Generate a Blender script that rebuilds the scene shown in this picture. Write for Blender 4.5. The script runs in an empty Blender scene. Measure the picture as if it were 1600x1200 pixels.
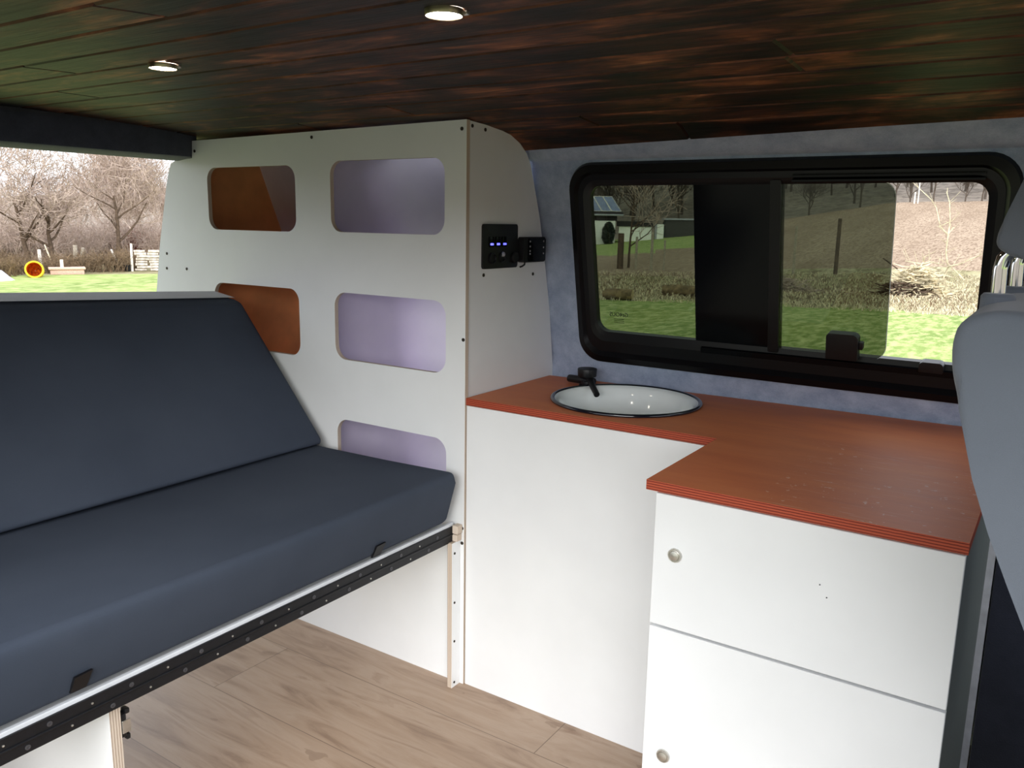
import bpy, bmesh, math, random
from mathutils import Vector, Matrix, noise as mnoise
C = bpy.context.scene.collection
PI = math.pi
# ------------------------------------------------------------------ materials
def lin(c):
    return tuple(((v/255)/12.92 if v/255 <= .04045 else ((v/255+.055)/1.055)**2.4) for v in c)
def rgba(c): return lin(c)+(1.,)
class NT:
    def __init__(s, name):
        s.m = bpy.data.materials.new(name); s.m.use_nodes = True
        s.t = s.m.node_tree; s.t.nodes.clear()
        s.out = s.n('ShaderNodeOutputMaterial')
    def n(s, typ, **kw):
        nd = s.t.nodes.new(typ)
        for k, v in kw.items(): setattr(nd, k, v)
        return nd
    def l(s, a, b): s.t.links.new(a, b)
    def coord(s, scale=(1,1,1), seed=None, kind='Object'):
        tc = s.n('ShaderNodeTexCoord'); mp = s.n('ShaderNodeMapping')
        mp.inputs['Scale'].default_value = scale
        s.l(tc.outputs[kind], mp.inputs['Vector'])
        if seed:
            at = s.n('ShaderNodeAttribute', attribute_name=seed)
            cb = s.n('ShaderNodeCombineXYZ')
            mu = s.n('ShaderNodeMath', operation='MULTIPLY'); mu.inputs[1].default_value = 17.3
            s.l(at.outputs['Fac'], mu.inputs[0])
            for i in range(3): s.l(mu.outputs[0], cb.inputs[i])
            s.l(cb.outputs[0], mp.inputs['Location'])
        return mp.outputs[0]
    def noise(s, vec, scale=5, detail=4, rough=.55, dist=0):
        nd = s.n('ShaderNodeTexNoise'); nd.inputs['Scale'].default_value = scale
        nd.inputs['Detail'].default_value = detail; nd.inputs['Roughness'].default_value = rough
        nd.inputs['Distortion'].default_value = dist
        s.l(vec, nd.inputs['Vector']); return nd.outputs['Fac']
    def ramp(s, fac, stops):
        nd = s.n('ShaderNodeValToRGB'); e = nd.color_ramp.elements
        while len(e) < len(stops): e.new(.5)
        for el, (p, c) in zip(e, stops):
            el.position = p; el.color = c if len(c) == 4 else rgba(c)
        s.l(fac, nd.inputs['Fac']); return nd.outputs['Color']
    def mix(s, fac, a, b, mode='MIX'):
        nd = s.n('ShaderNodeMix', data_type='RGBA', blend_type=mode)
        for sock, v in ((nd.inputs[0], fac), (nd.inputs[6], a), (nd.inputs[7], b)):
            if hasattr(v, 'links'): s.l(v, sock)
            elif isinstance(v, (int, float)): sock.default_value = v
            else: sock.default_value = v if len(v) == 4 else rgba(v)
        return nd.outputs[2]
    def math(s, op, a, b=0):
        nd = s.n('ShaderNodeMath', operation=op)
        for sock, v in ((nd.inputs[0], a), (nd.inputs[1], b)):
            if hasattr(v, 'links'): s.l(v, sock)
            else: sock.default_value = v
        return nd.outputs[0]
    def bsdf(s, color, rough=.5, spec=.5, metal=0, coat=0, bump=None, bstr=.1, bdist=.01, emit=None, estr=0, sheen=0):
        b = s.n('ShaderNodeBsdfPrincipled')
        def put(k, v):
            if hasattr(v, 'links'): s.l(v, b.inputs[k])
            elif isinstance(v, (int, float)): b.inputs[k].default_value = v
            else: b.inputs[k].default_value = v if len(v) == 4 else rgba(v)
        put('Base Color', color); put('Roughness', rough); put('Specular IOR Level', spec); put('Metallic', metal)
        put('Coat Weight', coat); put('Sheen Weight', sheen)
        if coat: b.inputs['Coat Roughness'].default_value = .12
        if emit is not None: put('Emission Color', emit); put('Emission Strength', estr)
        if bump is not None:
            bp = s.n('ShaderNodeBump'); bp.inputs['Strength'].default_value = bstr; bp.inputs['Distance'].default_value = bdist
            s.l(bump, bp.inputs['Height']); s.l(bp.outputs[0], b.inputs['Normal'])
        s.l(b.outputs[0], s.out.inputs['Surface']); return s.m

def simple(name, col, rough=.5, spec=.5, metal=0, coat=0, vary=.06, nscale=40, bstr=.05, sheen=0):
    t = NT(name); v = t.coord(); f = t.noise(v, nscale, 3)
    d = tuple(max(0, int(c*(1-vary))) for c in col); u = tuple(min(255, int(c*(1+vary))) for c in col)
    return t.bsdf(t.ramp(f, [(.3, d), (.7, u)]), rough, spec, metal, coat, f, bstr, .002, sheen=sheen)
M = {}
M['white'] = simple('white_board', (234,236,237), .38, .45, vary=.012, nscale=6, bstr=.01)
M['inner'] = simple('cabinet_lining', (238,230,246), .55, .3, vary=.02, nscale=8, bstr=.01)
M['brownboard'] = simple('brown_film_board', (238,166,108), .5, .35, vary=.06, nscale=9, bstr=.02)
def film():
    t = NT('thin_pale_lining'); f = t.noise(t.coord(), 8, 3); c = t.ramp(f, [(.3, (232,224,242)), (.7, (240,232,248))])
    d = t.n('ShaderNodeBsdfDiffuse'); x = t.n('ShaderNodeBsdfTranslucent'); m = t.n('ShaderNodeMixShader'); m.inputs[0].default_value = .14
    t.l(c, d.inputs['Color']); t.l(c, x.inputs['Color']); t.l(d.outputs[0], m.inputs[1]); t.l(x.outputs[0], m.inputs[2]); t.l(m.outputs[0], t.out.inputs['Surface']); return t.m
M['film'] = film()  # translucency added to let light into the cabinet cells
def ply(name, cols, axis=2, period=.0035):
    t = NT(name); tc = t.n('ShaderNodeTexCoord'); sp = t.n('ShaderNodeSeparateXYZ'); t.l(tc.outputs['Object'], sp.inputs[0])
    w = t.math('FRACT', t.math('MULTIPLY', sp.outputs[axis], 1/period))
    nz = t.noise(t.coord((8,8,8)), 12, 3)
    c = t.ramp(t.math('ADD', w, t.math('MULTIPLY', nz, .25)), [(.25, cols[0]), (.5, cols[1]), (.62, cols[1]), (.8, cols[0])])
    return t.bsdf(c, .65, .3, bump=w, bstr=.1, bdist=.001)
M['ply_z'] = ply('birch_ply_edge', [(196,176,150), (126,98,74)], 2, .0045)
M['ply_y'] = ply('birch_ply_edge_upright', [(214,200,184), (160,138,120)], 1, .0045)
M['ply_x'] = ply('birch_ply_edge_cross', [(214,200,184), (160,138,120)], 0, .0045)
M['worktop_edge'] = ply('red_ply_edge', [(178,82,56), (104,34,22)], 2, .0042)
def worktop():
    t = NT('red_brown_film_ply'); v = t.coord((1.2,5,1)); f = t.noise(v, 3, 6, .6, .4); g = t.noise(t.coord((.8,.8,1)), 2.6, 3)
    fine = t.noise(t.coord((6,60,1)), 14, 3)
    c = t.ramp(f, [(.25, (192,110,68)), (.5, (214,130,82)), (.75, (226,146,94))])
    c = t.mix(t.math('MULTIPLY', g, .55), c, (190,98,66))
    c = t.mix(t.math('MULTIPLY', fine, .18), c, (160,74,48))
    # pale scuffs and specks on the front part
    sp = t.noise(t.coord((1,1,1)), 95, 2, .5); mk = t.noise(t.coord((1,1,1)), 5.5, 2)
    tc = t.n('ShaderNodeTexCoord'); sx = t.n('ShaderNodeSeparateXYZ'); t.l(tc.outputs['Object'], sx.inputs[0])
    region = t.math('MULTIPLY', t.math('GREATER_THAN', sx.outputs[0], .27), t.math('LESS_THAN', sx.outputs[1], .12))
    s1 = t.math('MULTIPLY', t.math('GREATER_THAN', sp, .69), t.math('GREATER_THAN', mk, .5))
    c = t.mix(t.math('MULTIPLY', s1, t.math('MULTIPLY', region, .5)), c, (226,200,180))
    sc = t.noise(t.coord((14,260,1)), 1, 1); c = t.mix(t.math('MULTIPLY', t.math('MULTIPLY', t.math('GREATER_THAN', sc, .67), region), .2), c, (230,205,190))
    return t.bsdf(c, t.math('ADD', .44, t.math('MULTIPLY', f, .18)), .28, bump=fine, bstr=.03, bdist=.001)
M['worktop'] = worktop()
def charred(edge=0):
    t = NT('charred_lit_bevel' if edge else 'charred_boards')
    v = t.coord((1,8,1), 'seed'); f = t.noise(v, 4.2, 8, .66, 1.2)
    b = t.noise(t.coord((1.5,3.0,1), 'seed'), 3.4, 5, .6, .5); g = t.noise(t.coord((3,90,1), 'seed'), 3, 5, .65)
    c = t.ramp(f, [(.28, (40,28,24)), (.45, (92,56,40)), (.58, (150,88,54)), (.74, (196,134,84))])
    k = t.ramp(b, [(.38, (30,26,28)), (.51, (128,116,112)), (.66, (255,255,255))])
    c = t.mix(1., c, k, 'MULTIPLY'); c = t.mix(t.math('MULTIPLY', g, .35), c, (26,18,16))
    if edge: c = t.mix(t.ramp(f, [(.35, (20,20,20)), (.65, (150,150,150))]), c, (150,98,66))  # sanded edge tan, with caught light painted into it
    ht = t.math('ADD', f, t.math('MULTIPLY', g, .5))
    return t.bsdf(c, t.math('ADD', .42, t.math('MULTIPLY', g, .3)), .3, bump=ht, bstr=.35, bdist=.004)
M['ceiling'] = charred(); M['litbevel'] = charred(1); M['groove'] = simple('dark_board_groove', (22,16,14), .8, .1)
def flooring():
    t = NT('oak_plank_floor')
    tc = t.n('ShaderNodeTexCoord')
    br = t.n('ShaderNodeTexBrick'); br.inputs['Scale'].default_value = 1; br.inputs['Brick Width'].default_value = 1.22
    br.inputs['Row Height'].default_value = .23; br.inputs['Mortar Size'].default_value = .0012; br.inputs['Mortar Smooth'].default_value = .1
    br.offset = .37; br.inputs['Color1'].default_value = (.2,.2,.2,1); br.inputs['Color2'].default_value = (.8,.8,.8,1); br.inputs['Mortar'].default_value = (0,0,0,1)
    mp = t.n('ShaderNodeMapping'); mp.inputs['Location'].default_value = (.481, .13, 0); t.l(tc.outputs['Object'], mp.inputs['Vector']); t.l(mp.outputs[0], br.inputs['Vector'])
    gv = t.n('ShaderNodeMapping'); gv.inputs['Scale'].default_value = (1.3, 9, 1); t.l(tc.outputs['Object'], gv.inputs['Vector'])
    off = t.n('ShaderNodeVectorMath', operation='ADD'); t.l(gv.outputs[0], off.inputs[0]); t.l(br.outputs['Color'], off.inputs[1])
    f = t.noise(off.outputs[0], 2.6, 8, .6, .9)
    fine = t.noise(t.coord((5,120,1)), 3, 4, .6)
    c = t.ramp(f, [(.28, (126,102,84)), (.46, (166,142,121)), (.6, (176,154,134)), (.75, (142,116,96))])
    c = t.mix(t.math('MULTIPLY', fine, .3), c, (142,120,102))
    kn = t.noise(t.coord((2.2,6,1)), 2.4, 3, .5, .3); c = t.mix(t.math('MULTIPLY', t.math('GREATER_THAN', kn, .68), .4), c, (116,92,74))
    c = t.mix(t.math('MULTIPLY', br.outputs['Fac'], .6), c, (84,68,56))
    return t.bsdf(c, t.math('ADD', .34, t.math('MULTIPLY', f, .2)), .4, bump=fine, bstr=.08, bdist=.002)
M['floor'] = flooring()
def felt(name, a, b):
    t = NT(name); f = t.noise(t.coord(), 22, 6, .7); g = t.noise(t.coord(), 420, 2)
    c = t.ramp(f, [(.3, a), (.7, b)]); c = t.mix(t.math('MULTIPLY', g, .35), c, tuple(int(x*.7) for x in a))
    return t.bsdf(c, .95, .1, bump=g, bstr=.5, bdist=.002, sheen=.3)
M['felt'] = felt('grey_felt_lining', (146,160,188), (188,200,222))
M['felt_night'] = felt('navy_felt', (34,38,50), (44,48,62))
M['felt_dark'] = felt('dark_felt_lining', (60,64,76), (78,82,94))
def cloth(name, a, b, sc=900, sheen=.25):
    t = NT(name); w = t.noise(t.coord((1,1,1)), sc, 2); f = t.noise(t.coord(), 4, 4)
    c = t.ramp(f, [(.3, a), (.7, b)]); c = t.mix(t.math('MULTIPLY', w, .3), c, tuple(int(x*.75) for x in a))
    return t.bsdf(c, .85, .2, bump=w, bstr=.25, bdist=.001, sheen=sheen)
M['navy'] = cloth('charcoal_blue_cloth', (61,69,83), (69,77,91), sheen=.0)
M['paletop'] = cloth('light_grey_top', (150,150,150), (168,168,166))
M['seatgrey'] = cloth('grey_vinyl_seat', (98,104,114), (108,114,124), 1400)
M['headgrey'] = cloth('grey_headrest_vinyl', (92,96,104), (100,104,112), 1400)
M['black'] = simple('black_plastic', (20,20,23), .42, .4, vary=.1, nscale=200, bstr=.05)
M['blackgloss'] = simple('black_gloss_trim', (9,10,13), .14, .16, vary=.1, nscale=4, bstr=0)
M['frameblack'] = simple('black_window_frame', (9,9,13), .36, .3, vary=.1, nscale=60, bstr=.03)
M['hingescrew'] = simple('worn_screw', (92,92,96), .4, .5, metal=.6)
M['hinge'] = simple('black_hinge_metal', (24,25,29), .45, .5, metal=.3, vary=.15, nscale=120)
M['socket'] = simple('dark_socket', (12,12,16), .5, .4)
M['darkgrey'] = simple('dark_grey_plastic', (58,60,64), .5)
M['lightmark'] = simple('pale_print', (150,152,160), .6)
M['steel'] = simple('brushed_steel', (214,212,206), .4, .5, metal=1, vary=.06, nscale=90, bstr=.02)
M['chrome'] = simple('chrome', (225,228,228), .09, .5, metal=1, vary=.02)
M['bronze'] = simple('nickel_lamp_ring', (176,164,140), .3, .5, metal=1, vary=.06)
M['enamel'] = simple('white_enamel', (244,249,248), .08, .6, coat=.6, vary=.01, nscale=5, bstr=0)
M['rim'] = simple('dark_enamel_rim', (16,18,28), .12, .6, coat=.5)
M['strip'] = simple('white_edge_strip', (222,226,232), .4, vary=.02)
M['screw'] = simple('dark_screw', (70,64,58), .4, .5, metal=.7)
M['paleedge'] = simple('polished_glass_edge', (220,230,226), .3, .5)
def emitm(name, col, s):
    t = NT(name); f = t.noise(t.coord(), 30, 2); return t.bsdf((20,20,20), .4, emit=t.mix(t.math('MULTIPLY', f, .1), col, (255,255,255)), estr=s)
M['lamp'] = emitm('lamp_diffuser', (255,244,224), 30)
M['led'] = emitm('blue_led', (50,50,255), 2.6)
def glass(name, tint):
    t = NT(name); tr = t.n('ShaderNodeBsdfTransparent'); gl = t.n('ShaderNodeBsdfGlossy'); gl.inputs['Roughness'].default_value = .01
    f = t.noise(t.coord(), 3, 2); c = t.mix(t.math('MULTIPLY', f, .12), tint, tuple(int(x*.85) for x in tint)); t.l(c, tr.inputs['Color'])
    lw = t.n('ShaderNodeLayerWeight'); lw.inputs['Blend'].default_value = .5
    fac = t.math('ADD', .02, t.math('MULTIPLY', t.math('POWER', lw.outputs['Facing'], 5), .9))
    mx = t.n('ShaderNodeMixShader'); t.l(fac, mx.inputs[0]); t.l(tr.outputs[0], mx.inputs[1]); t.l(gl.outputs[0], mx.inputs[2])
    t.l(mx.outputs[0], t.out.inputs['Surface']); return t.m
M['tint'] = glass('tinted_glass', (160,166,156))
def ground(name, cols, scale, fine, rough=.95, bstr=.6, bdist=.05, st=(1,1,1)):
    t = NT(name); f = t.noise(t.coord(st), scale, 5, .6); g = t.noise(t.coord(st), fine, 4, .7)
    c = t.ramp(f, [(.32, cols[0]), (.68, cols[1])]); c = t.mix(t.ramp(g, [(.42, (0,0,0)), (.62, (255,255,255))]), c, cols[2])
    return t.bsdf(c, rough, .1, bump=g, bstr=bstr, bdist=bdist)
M['grass'] = ground('lawn_grass', [(104,126,62), (140,156,88), (176,184,122)], .5, 7, st=(1,.35,1))
M['gravel'] = ground('pale_gravel', [(126,126,114), (142,140,126), (108,108,94)], 1.2, 9)
M['soil'] = ground('ploughed_soil', [(146,126,106), (178,158,136), (124,104,86)], .6, 13, bstr=.4, bdist=.08, st=(1,.16,1))
M['drysoil'] = ground('dry_grass_ground', [(140,134,96), (186,176,146), (112,100,74)], .8, 4, bstr=.8, bdist=.1, st=(1,.3,1))
M['woods'] = ground('winter_woodland_slope', [(146,134,122), (164,152,138), (118,108,98)], .25, 1.4, bstr=.5, bdist=.2)  # distance haze put into the pale grey-brown tones
M['bark'] = simple('grey_brown_bark', (88,74,62), .9, .1, vary=.2, nscale=12, bstr=.4)
M['twig'] = simple('pale_twigs', (166,148,136), .9, .1, vary=.18, nscale=6)
M['darktwig'] = simple('brown_twigs', (116,98,78), .9, .1, vary=.2, nscale=6)
M['redtwig'] = simple('red_brown_twigs', (128,72,62), .9, .1, vary=.2, nscale=6)
M['palestem'] = simple('pale_straw_stems', (192,180,152), .9, .1, vary=.25, nscale=4)
M['evergreen'] = simple('dark_evergreen_leaf', (36,44,34), .8, .2, vary=.3, nscale=6)
M['post'] = simple('weathered_post', (150,140,126), .9, .1, vary=.2, nscale=20)
M['paintpost'] = simple('pale_post', (226,218,206), .8, .2, vary=.06)
M['log'] = simple('mossy_log_bark', (110,94,72), .95, .1, vary=.3, nscale=9, bstr=.6)
M['logend'] = simple('sawn_log_end', (176,156,120), .9, .1, vary=.15, nscale=20)
M['firewood'] = simple('split_firewood', (196,186,174), .9, .1, vary=.25, nscale=7)
M['yellow'] = simple('yellow_barrel_plastic', (240,196,20), .5, .4, vary=.05)
M['rustin'] = ground('stained_barrel_inside', [(250,160,40), (236,110,36), (170,70,34)], 6, 14)
M['tarp'] = simple('pale_grey_sheet', (206,206,222), .7, .3, vary=.06, nscale=5)
M['brick'] = simple('pinkish_stone', (214,178,160), .9, .1, vary=.08)
M['render'] = simple('white_house_render', (236,236,232), .9, .1, vary=.03)
M['roofdark'] = simple('dark_roof_felt', (52,48,48), .8, .2, vary=.2)
M['greywall'] = simple('grey_wood_cladding', (74,72,70), .9, .1, vary=.2)
def solar():
    t = NT('solar_cells'); f = t.noise(t.coord(), 2, 3); return t.bsdf(t.ramp(f, [(.3, (84,96,130)), (.7, (112,124,156))]), .3, .5, bump=f, bstr=.02)
M['solar'] = solar()
# ------------------------------------------------------------------ mesh helpers
ORG = {}
class MB:
    def __init__(s): s.v = []; s.f = []; s.mi = []
    def add(s, vs, fs, mi=0):
        b = len(s.v); s.v += [tuple(p) for p in vs]
        for i, f in enumerate(fs):
            s.f.append(tuple(k+b for k in f)); s.mi.append(mi[i] if isinstance(mi, list) else mi)
        return s
    def box(s, lo, hi, mi=0, M4=None, r=0, seg=2):
        bm = bmesh.new(); bmesh.ops.create_cube(bm, size=1)
        for v in bm.verts: v.co = Vector([lo[i]+(v.co[i]+.5)*(hi[i]-lo[i]) for i in range(3)])
        if r: bmesh.ops.bevel(bm, geom=bm.edges[:], offset=r, segments=seg, affect='EDGES', profile=.5)
        if M4 is not None: bm.transform(M4)
        bm.verts.index_update()
        s.add([v.co.copy() for v in bm.verts], [[v.index for v in f.verts] for f in bm.faces], mi); bm.free(); return s
    def tube(s, pts, rad, n=8, mi=0, cap=True):
        pts = [Vector(p) for p in pts]
        if not hasattr(rad, '__len__'): rad = [rad]*len(pts)
        vs = []; fs = []; prev = None
        for i, p in enumerate(pts):
            t = (pts[min(i+1, len(pts)-1)]-pts[max(i-1, 0)]).normalized()
            if prev is None:
                a = t.orthogonal().normalized()
            else:
                a = prev-t*prev.dot(t)
                a = a.normalized() if a.length > 1e-6 else t.orthogonal().normalized()
            prev = a; b = t.cross(a)
            for k in range(n):
                q = 2*PI*k/n; vs.append(p+(a*math.cos(q)+b*math.sin(q))*rad[i])
        for i in range(len(pts)-1):
            for k in range(n):
                fs.append((i*n+k, i*n+(k+1) % n, (i+1)*n+(k+1) % n, (i+1)*n+k))
        if cap:
            fs.append(tuple(range(n))[::-1]); fs.append(tuple((len(pts)-1)*n+k for k in range(n)))
        return s.add(vs, fs, mi)
    def lathe(s, prof, M4=None, n=32, mi=0, capend=True):
        vs = []; fs = []; m = []
        for r, z in prof:
            for k in range(n):
                a = 2*PI*k/n; vs.append(Vector((r*math.cos(a), r*math.sin(a), z)))
        for i in range(len(prof)-1):
            for k in range(n):
                fs.append((i*n+k, i*n+(k+1) % n, (i+1)*n+(k+1) % n, (i+1)*n+k)); m.append(mi[i] if isinstance(mi, list) else mi)
        if capend:
            fs.append(tuple(range(n))[::-1]); m.append(m[0]); fs.append(tuple((len(prof)-1)*n+k for k in range(n))); m.append(m[-1] if m else 0)
        if M4 is not None: vs = [M4 @ v for v in vs]
        return s.add(vs, fs, m)
    def prism(s, poly, fn, a, b, mi=0, r=0, seg=3):
        # poly in 2D, extruded between a and b; fn maps (u, v, w) to a point
        bm = bmesh.new()
        A = [bm.verts.new((p[0], p[1], a)) for p in poly]; B = [bm.verts.new((p[0], p[1], b)) for p in poly]
        bm.faces.new(A[::-1]); bm.faces.new(B); k = len(poly)
        for i in range(k): bm.faces.new((A[i], A[(i+1) % k], B[(i+1) % k], B[i]))
        if r: bmesh.ops.bevel(bm, geom=[e for e in bm.edges], offset=r, segments=seg, affect='EDGES', profile=.5, clamp_overlap=True)
        bm.verts.index_update()
        s.add([fn(*v.co) for v in bm.verts], [[v.index for v in f.verts] for f in bm.faces], mi); bm.free(); return s
    def plate(s, loops, d, fn, mi=0, emi=None):
        vs, fs = fill(loops, d); mm = []
        for f in fs:
            p = [Vector(vs[i]) for i in f]; n = (p[1]-p[0]).cross(p[2]-p[0])
            if n.length > 0: n.normalize()
            mm.append(emi if (emi is not None and abs(n.z) < .5) else mi)
        return s.add([fn(*v) for v in vs], fs, mm)
    def build(s, name, mats, parent=None, org=None, smooth=35, fix=True):
        if not isinstance(mats, (list, tuple)): mats = [mats]
        o0 = Vector(ORG[parent.name] if parent else (org or (0,0,0)))
        me = bpy.data.meshes.new(name); me.from_pydata([Vector(v)-o0 for v in s.v], [], s.f)
        for m in mats: me.materials.append(m)
        me.polygons.foreach_set('material_index', s.mi)
        if fix:
            bm = bmesh.new(); bm.from_mesh(me); bmesh.ops.remove_doubles(bm, verts=bm.verts[:], dist=1e-6); (fix != 'dbl' and bmesh.ops.recalc_face_normals(bm, faces=bm.faces[:])); bm.to_mesh(me); bm.free()
        if smooth:
            me.polygons.foreach_set('use_smooth', [True]*len(me.polygons)); me.set_sharp_from_angle(angle=math.radians(smooth))
        me.update()
        o = bpy.data.objects.new(name, me); C.objects.link(o)
        if parent: o.parent = parent
        else: o.location = o0
        ORG[o.name] = o0
        return o
def fill(loops, d):
    cu = bpy.data.curves.new('outline', 'CURVE'); cu.dimensions = '2D'; cu.fill_mode = 'BOTH'; cu.extrude = d/2
    for lp in loops:
        sp = cu.splines.new('POLY'); sp.points.add(len(lp)-1); sp.use_cyclic_u = True
        for p, q in zip(sp.points, lp): p.co = (q[0], q[1], 0, 1)
    return curve_mesh(cu)
def curve_mesh(cu):
    ob = bpy.data.objects.new('outline', cu); C.objects.link(ob); bpy.context.view_layer.update()
    me = bpy.data.meshes.new_from_object(ob.evaluated_get(bpy.context.evaluated_depsgraph_get()))
    vs = [tuple(v.co) for v in me.vertices]; fs = [tuple(p.vertices) for p in me.polygons]
    bpy.data.objects.remove(ob); bpy.data.curves.remove(cu); bpy.data.meshes.remove(me)
    return vs, fs
def letters(body, size, fn, d=.0006):
    cu = bpy.data.curves.new('outline', 'FONT'); cu.body = body; cu.size = size; cu.extrude = d/2; cu.align_x = 'CENTER'
    cu.resolution_u = 3
    vs, fs = curve_mesh(cu); mb = MB(); mb.add([fn(*v) for v in vs], fs); return mb
def rr(x0, y0, x1, y1, r, n=8):
    out = []
    rs = r if hasattr(r, '__len__') else (r,)*4     # bl, br, tr, tl
    for cx, cy, a0, q in ((x0+rs[0], y0+rs[0], PI, rs[0]), (x1-rs[1], y0+rs[1], 1.5*PI, rs[1]), (x1-rs[2], y1-rs[2], 0, rs[2]), (x0+rs[3], y1-rs[3], .5*PI, rs[3])):
        if q == 0: out.append((cx, cy)); continue
        for k in range(n+1):
            a = a0+.5*PI*k/n; out.append((cx+q*math.cos(a), cy+q*math.sin(a)))
    return out
def tag(o, label, cat, group=None, kind=None):
    o['label'] = label; o['category'] = cat
    if group: o['group'] = group
    if kind: o['kind'] = kind
    return o
def thing(name, label, cat, loc, group=None):
    o = bpy.data.objects.new(name, None); C.objects.link(o); o.location = loc; o.empty_display_size = .05
    ORG[o.name] = Vector(loc); return tag(o, label, cat, group)
def struct(o, label=None):
    o['kind'] = 'structure'
    if label: o['label'] = label
    return o
def kids(o): return [c for c in bpy.data.objects if c.parent == o]
def copy_tree(o, loc=None, rz=0, sc=1, label=None):
    c = o.copy(); C.objects.link(c)
    if loc is not None: c.location = loc
    c.rotation_euler = (0, 0, rz); c.scale = (sc, sc, sc)
    if label: c['label'] = label
    for ch in list(o.children):
        d = ch.copy(); C.objects.link(d); d.parent = c
        for g in list(ch.children):
            e = g.copy(); C.objects.link(e); e.parent = d
    return c
XZ = lambda y: (lambda u, v, w: Vector((u, y+w, v)))       # plate standing along the van
YZ = lambda x: (lambda u, v, w: Vector((x+w, u, v)))
XY = lambda z: (lambda u, v, w: Vector((u, v, z+w)))
# side wall leans inward: y = W(z)
NW = Vector((0, 1, .2)).normalized(); DW = .394+.2*.7175
def Wy(z): return DW-.2*z
def WP(off=0): return lambda u, v, w: Vector((u, Wy(v), v))+NW*(w-off)      # off > 0 lies towards the room
# ------------------------------------------------------------------ setting: shell of the van
mb = MB(); mb.box((-1.35,-1.3,-.05), (2.5,.45,0)); struct(mb.build('floor', M['floor']))
def ceil_z(y):
    if y < .1: return 1.357-.09*(y+.5)**2 if y > -1 else 1.3345-.25*(y+1)**2-.07*(-1-y)
    t = [(.1,1.3246),(.1755,1.317),(.21,1.302),(.235,1.286),(.26,1.262)]
    for (a, b), (c, d) in zip(t, t[1:]):
        if y <= c: return b+(d-b)*(y-a)/(c-a)
    return t[-1][1]
def edge_y(x): return .238-.034*min(1.2, max(0, x))
rnd = random.Random(3)
mb = MB(); seeds = []
ys = [-1.25+.1*i for i in range(15)]
for i, y0 in enumerate(ys):
    y1 = y0+.1
    if y0 > .2: continue
    cut = {9: [.76], 10: [.748], 6: [.784], 5: [-.35, 1.4], 3: [.2], 7: [-.62, 1.5], 8: [1.9], 11: [-.1], 4: [.95]}.get(i, [rnd.uniform(-.8, 1.6)])
    xs = [-1.3]+cut+[2.5]
    for xa, xb in zip(xs, xs[1:]):
        sd = rnd.random(); nx = max(2, int((xb-xa)/.15)); n0 = len(mb.f)
        sec = [(y0, .007), (y0+.006, .0), (y0+.035, 0), (y0+.065, 0), (y0+.094, 0), (y1, .007)]
        vs = []; fs = []
        stations = [(xa, .003), (xa+.004, 0)]+[(xa+(xb-xa)*k/nx, 0) for k in range(1, nx)]+[(xb-.004, 0), (xb, .003)]
        for x, up in stations:
            for (y, dz) in sec:
                ye = min(y, edge_y(x)); vs.append((x, ye, ceil_z(ye)+max(dz, up)))
        k = len(sec)
        for a in range(len(stations)-1):
            for b in range(k-1): fs.append((a*k+b, (a+1)*k+b, (a+1)*k+b+1, a*k+b+1))
        mb.add(vs, fs, [{0: 1, k-2: 2}.get(j % (k-1), 0) for j in range(len(fs))]); seeds += [sd]*len(fs)  # door-facing bevel gets the painted highlight, the far one the groove tone
o = mb.build('ceiling', [M['ceiling'], M['litbevel'], M['groove']], fix=False, smooth=20)
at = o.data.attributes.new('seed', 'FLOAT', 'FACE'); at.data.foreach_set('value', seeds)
struct(o)
mb = MB(); mb.box((-1.34,-1.28,1.375), (2.6,.3,1.40)); struct(mb.build('trim_9', M['felt_dark']))      # roof skin over the boards
# left side wall: felt on a leaning panel, hole for the window
zs = [-.02, .3, .55, .69, .72, .77, .80, .90, 1.0, 1.1, 1.23, 1.262]
def wall_y(x, z):
    if z >= .77: return Wy(z)
    t = max(0, (.77-z)/.05); t = min(t, 1); low = .383+.05*max(0, min(1, x))
    return Wy(.77)*(1-t)+low*t+max(0, .69-z)*.06
xs = [-1.3,-1.0,-.7,-.4,-.1,-.02,.13,.3,.5,.7,.9,1.0,1.2,1.5,1.8,2.1,2.4]
mb = MB(); vs = []; fs = []
tops = lambda x: [(.262, 1.268), (.25, 1.281), (edge_y(x)+.004, ceil_z(edge_y(x))+.006), (edge_y(x)-.03, ceil_z(edge_y(x))+.02)]
k = len(zs)+4
for x in xs:
    off = .13 if x < -.05 else (.012 if x < 0 else 0)
    for z in zs: vs.append((x, wall_y(x, z)+off, z))
    for y, z in tops(x): vs.append((x, y+off, z))
for i in range(len(xs)-1):
    for j in range(k-1):
        if -.75 < xs[i] < -.2 and j < len(zs)-1 and .29 < zs[j] < 1.05: continue  # unseen opening added behind the tall cabinet to light its cells
        if .12 < xs[i] < .95 and j < len(zs)-1 and .79 < zs[j] < 1.2: continue
        fs.append((i*k+j, (i+1)*k+j, (i+1)*k+j+1, i*k+j+1))
mb.add(vs, fs); struct(mb.build('wall_left', M['felt'], fix=False, smooth=60))
# near side wall beside the open sliding door, rear quarter and front
mb = MB(); mb.box((-1.34,-1.3,-.02), (-.2,-1.25,1.36)); mb.box((1.45,-1.3,-.02), (2.5,-1.25,.12)); mb.box((1.45,-1.3,.12), (1.52,-1.25,1.36)); mb.box((-.2,-1.3,1.265), (1.45,-1.25,1.36)); struct(mb.build('wall_right', M['felt_dark']))
mb = MB(); mb.box((2.42,-1.28,-.02), (2.5,.45,.8)); struct(mb.build('wall_front', M['felt_dark']))
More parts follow.
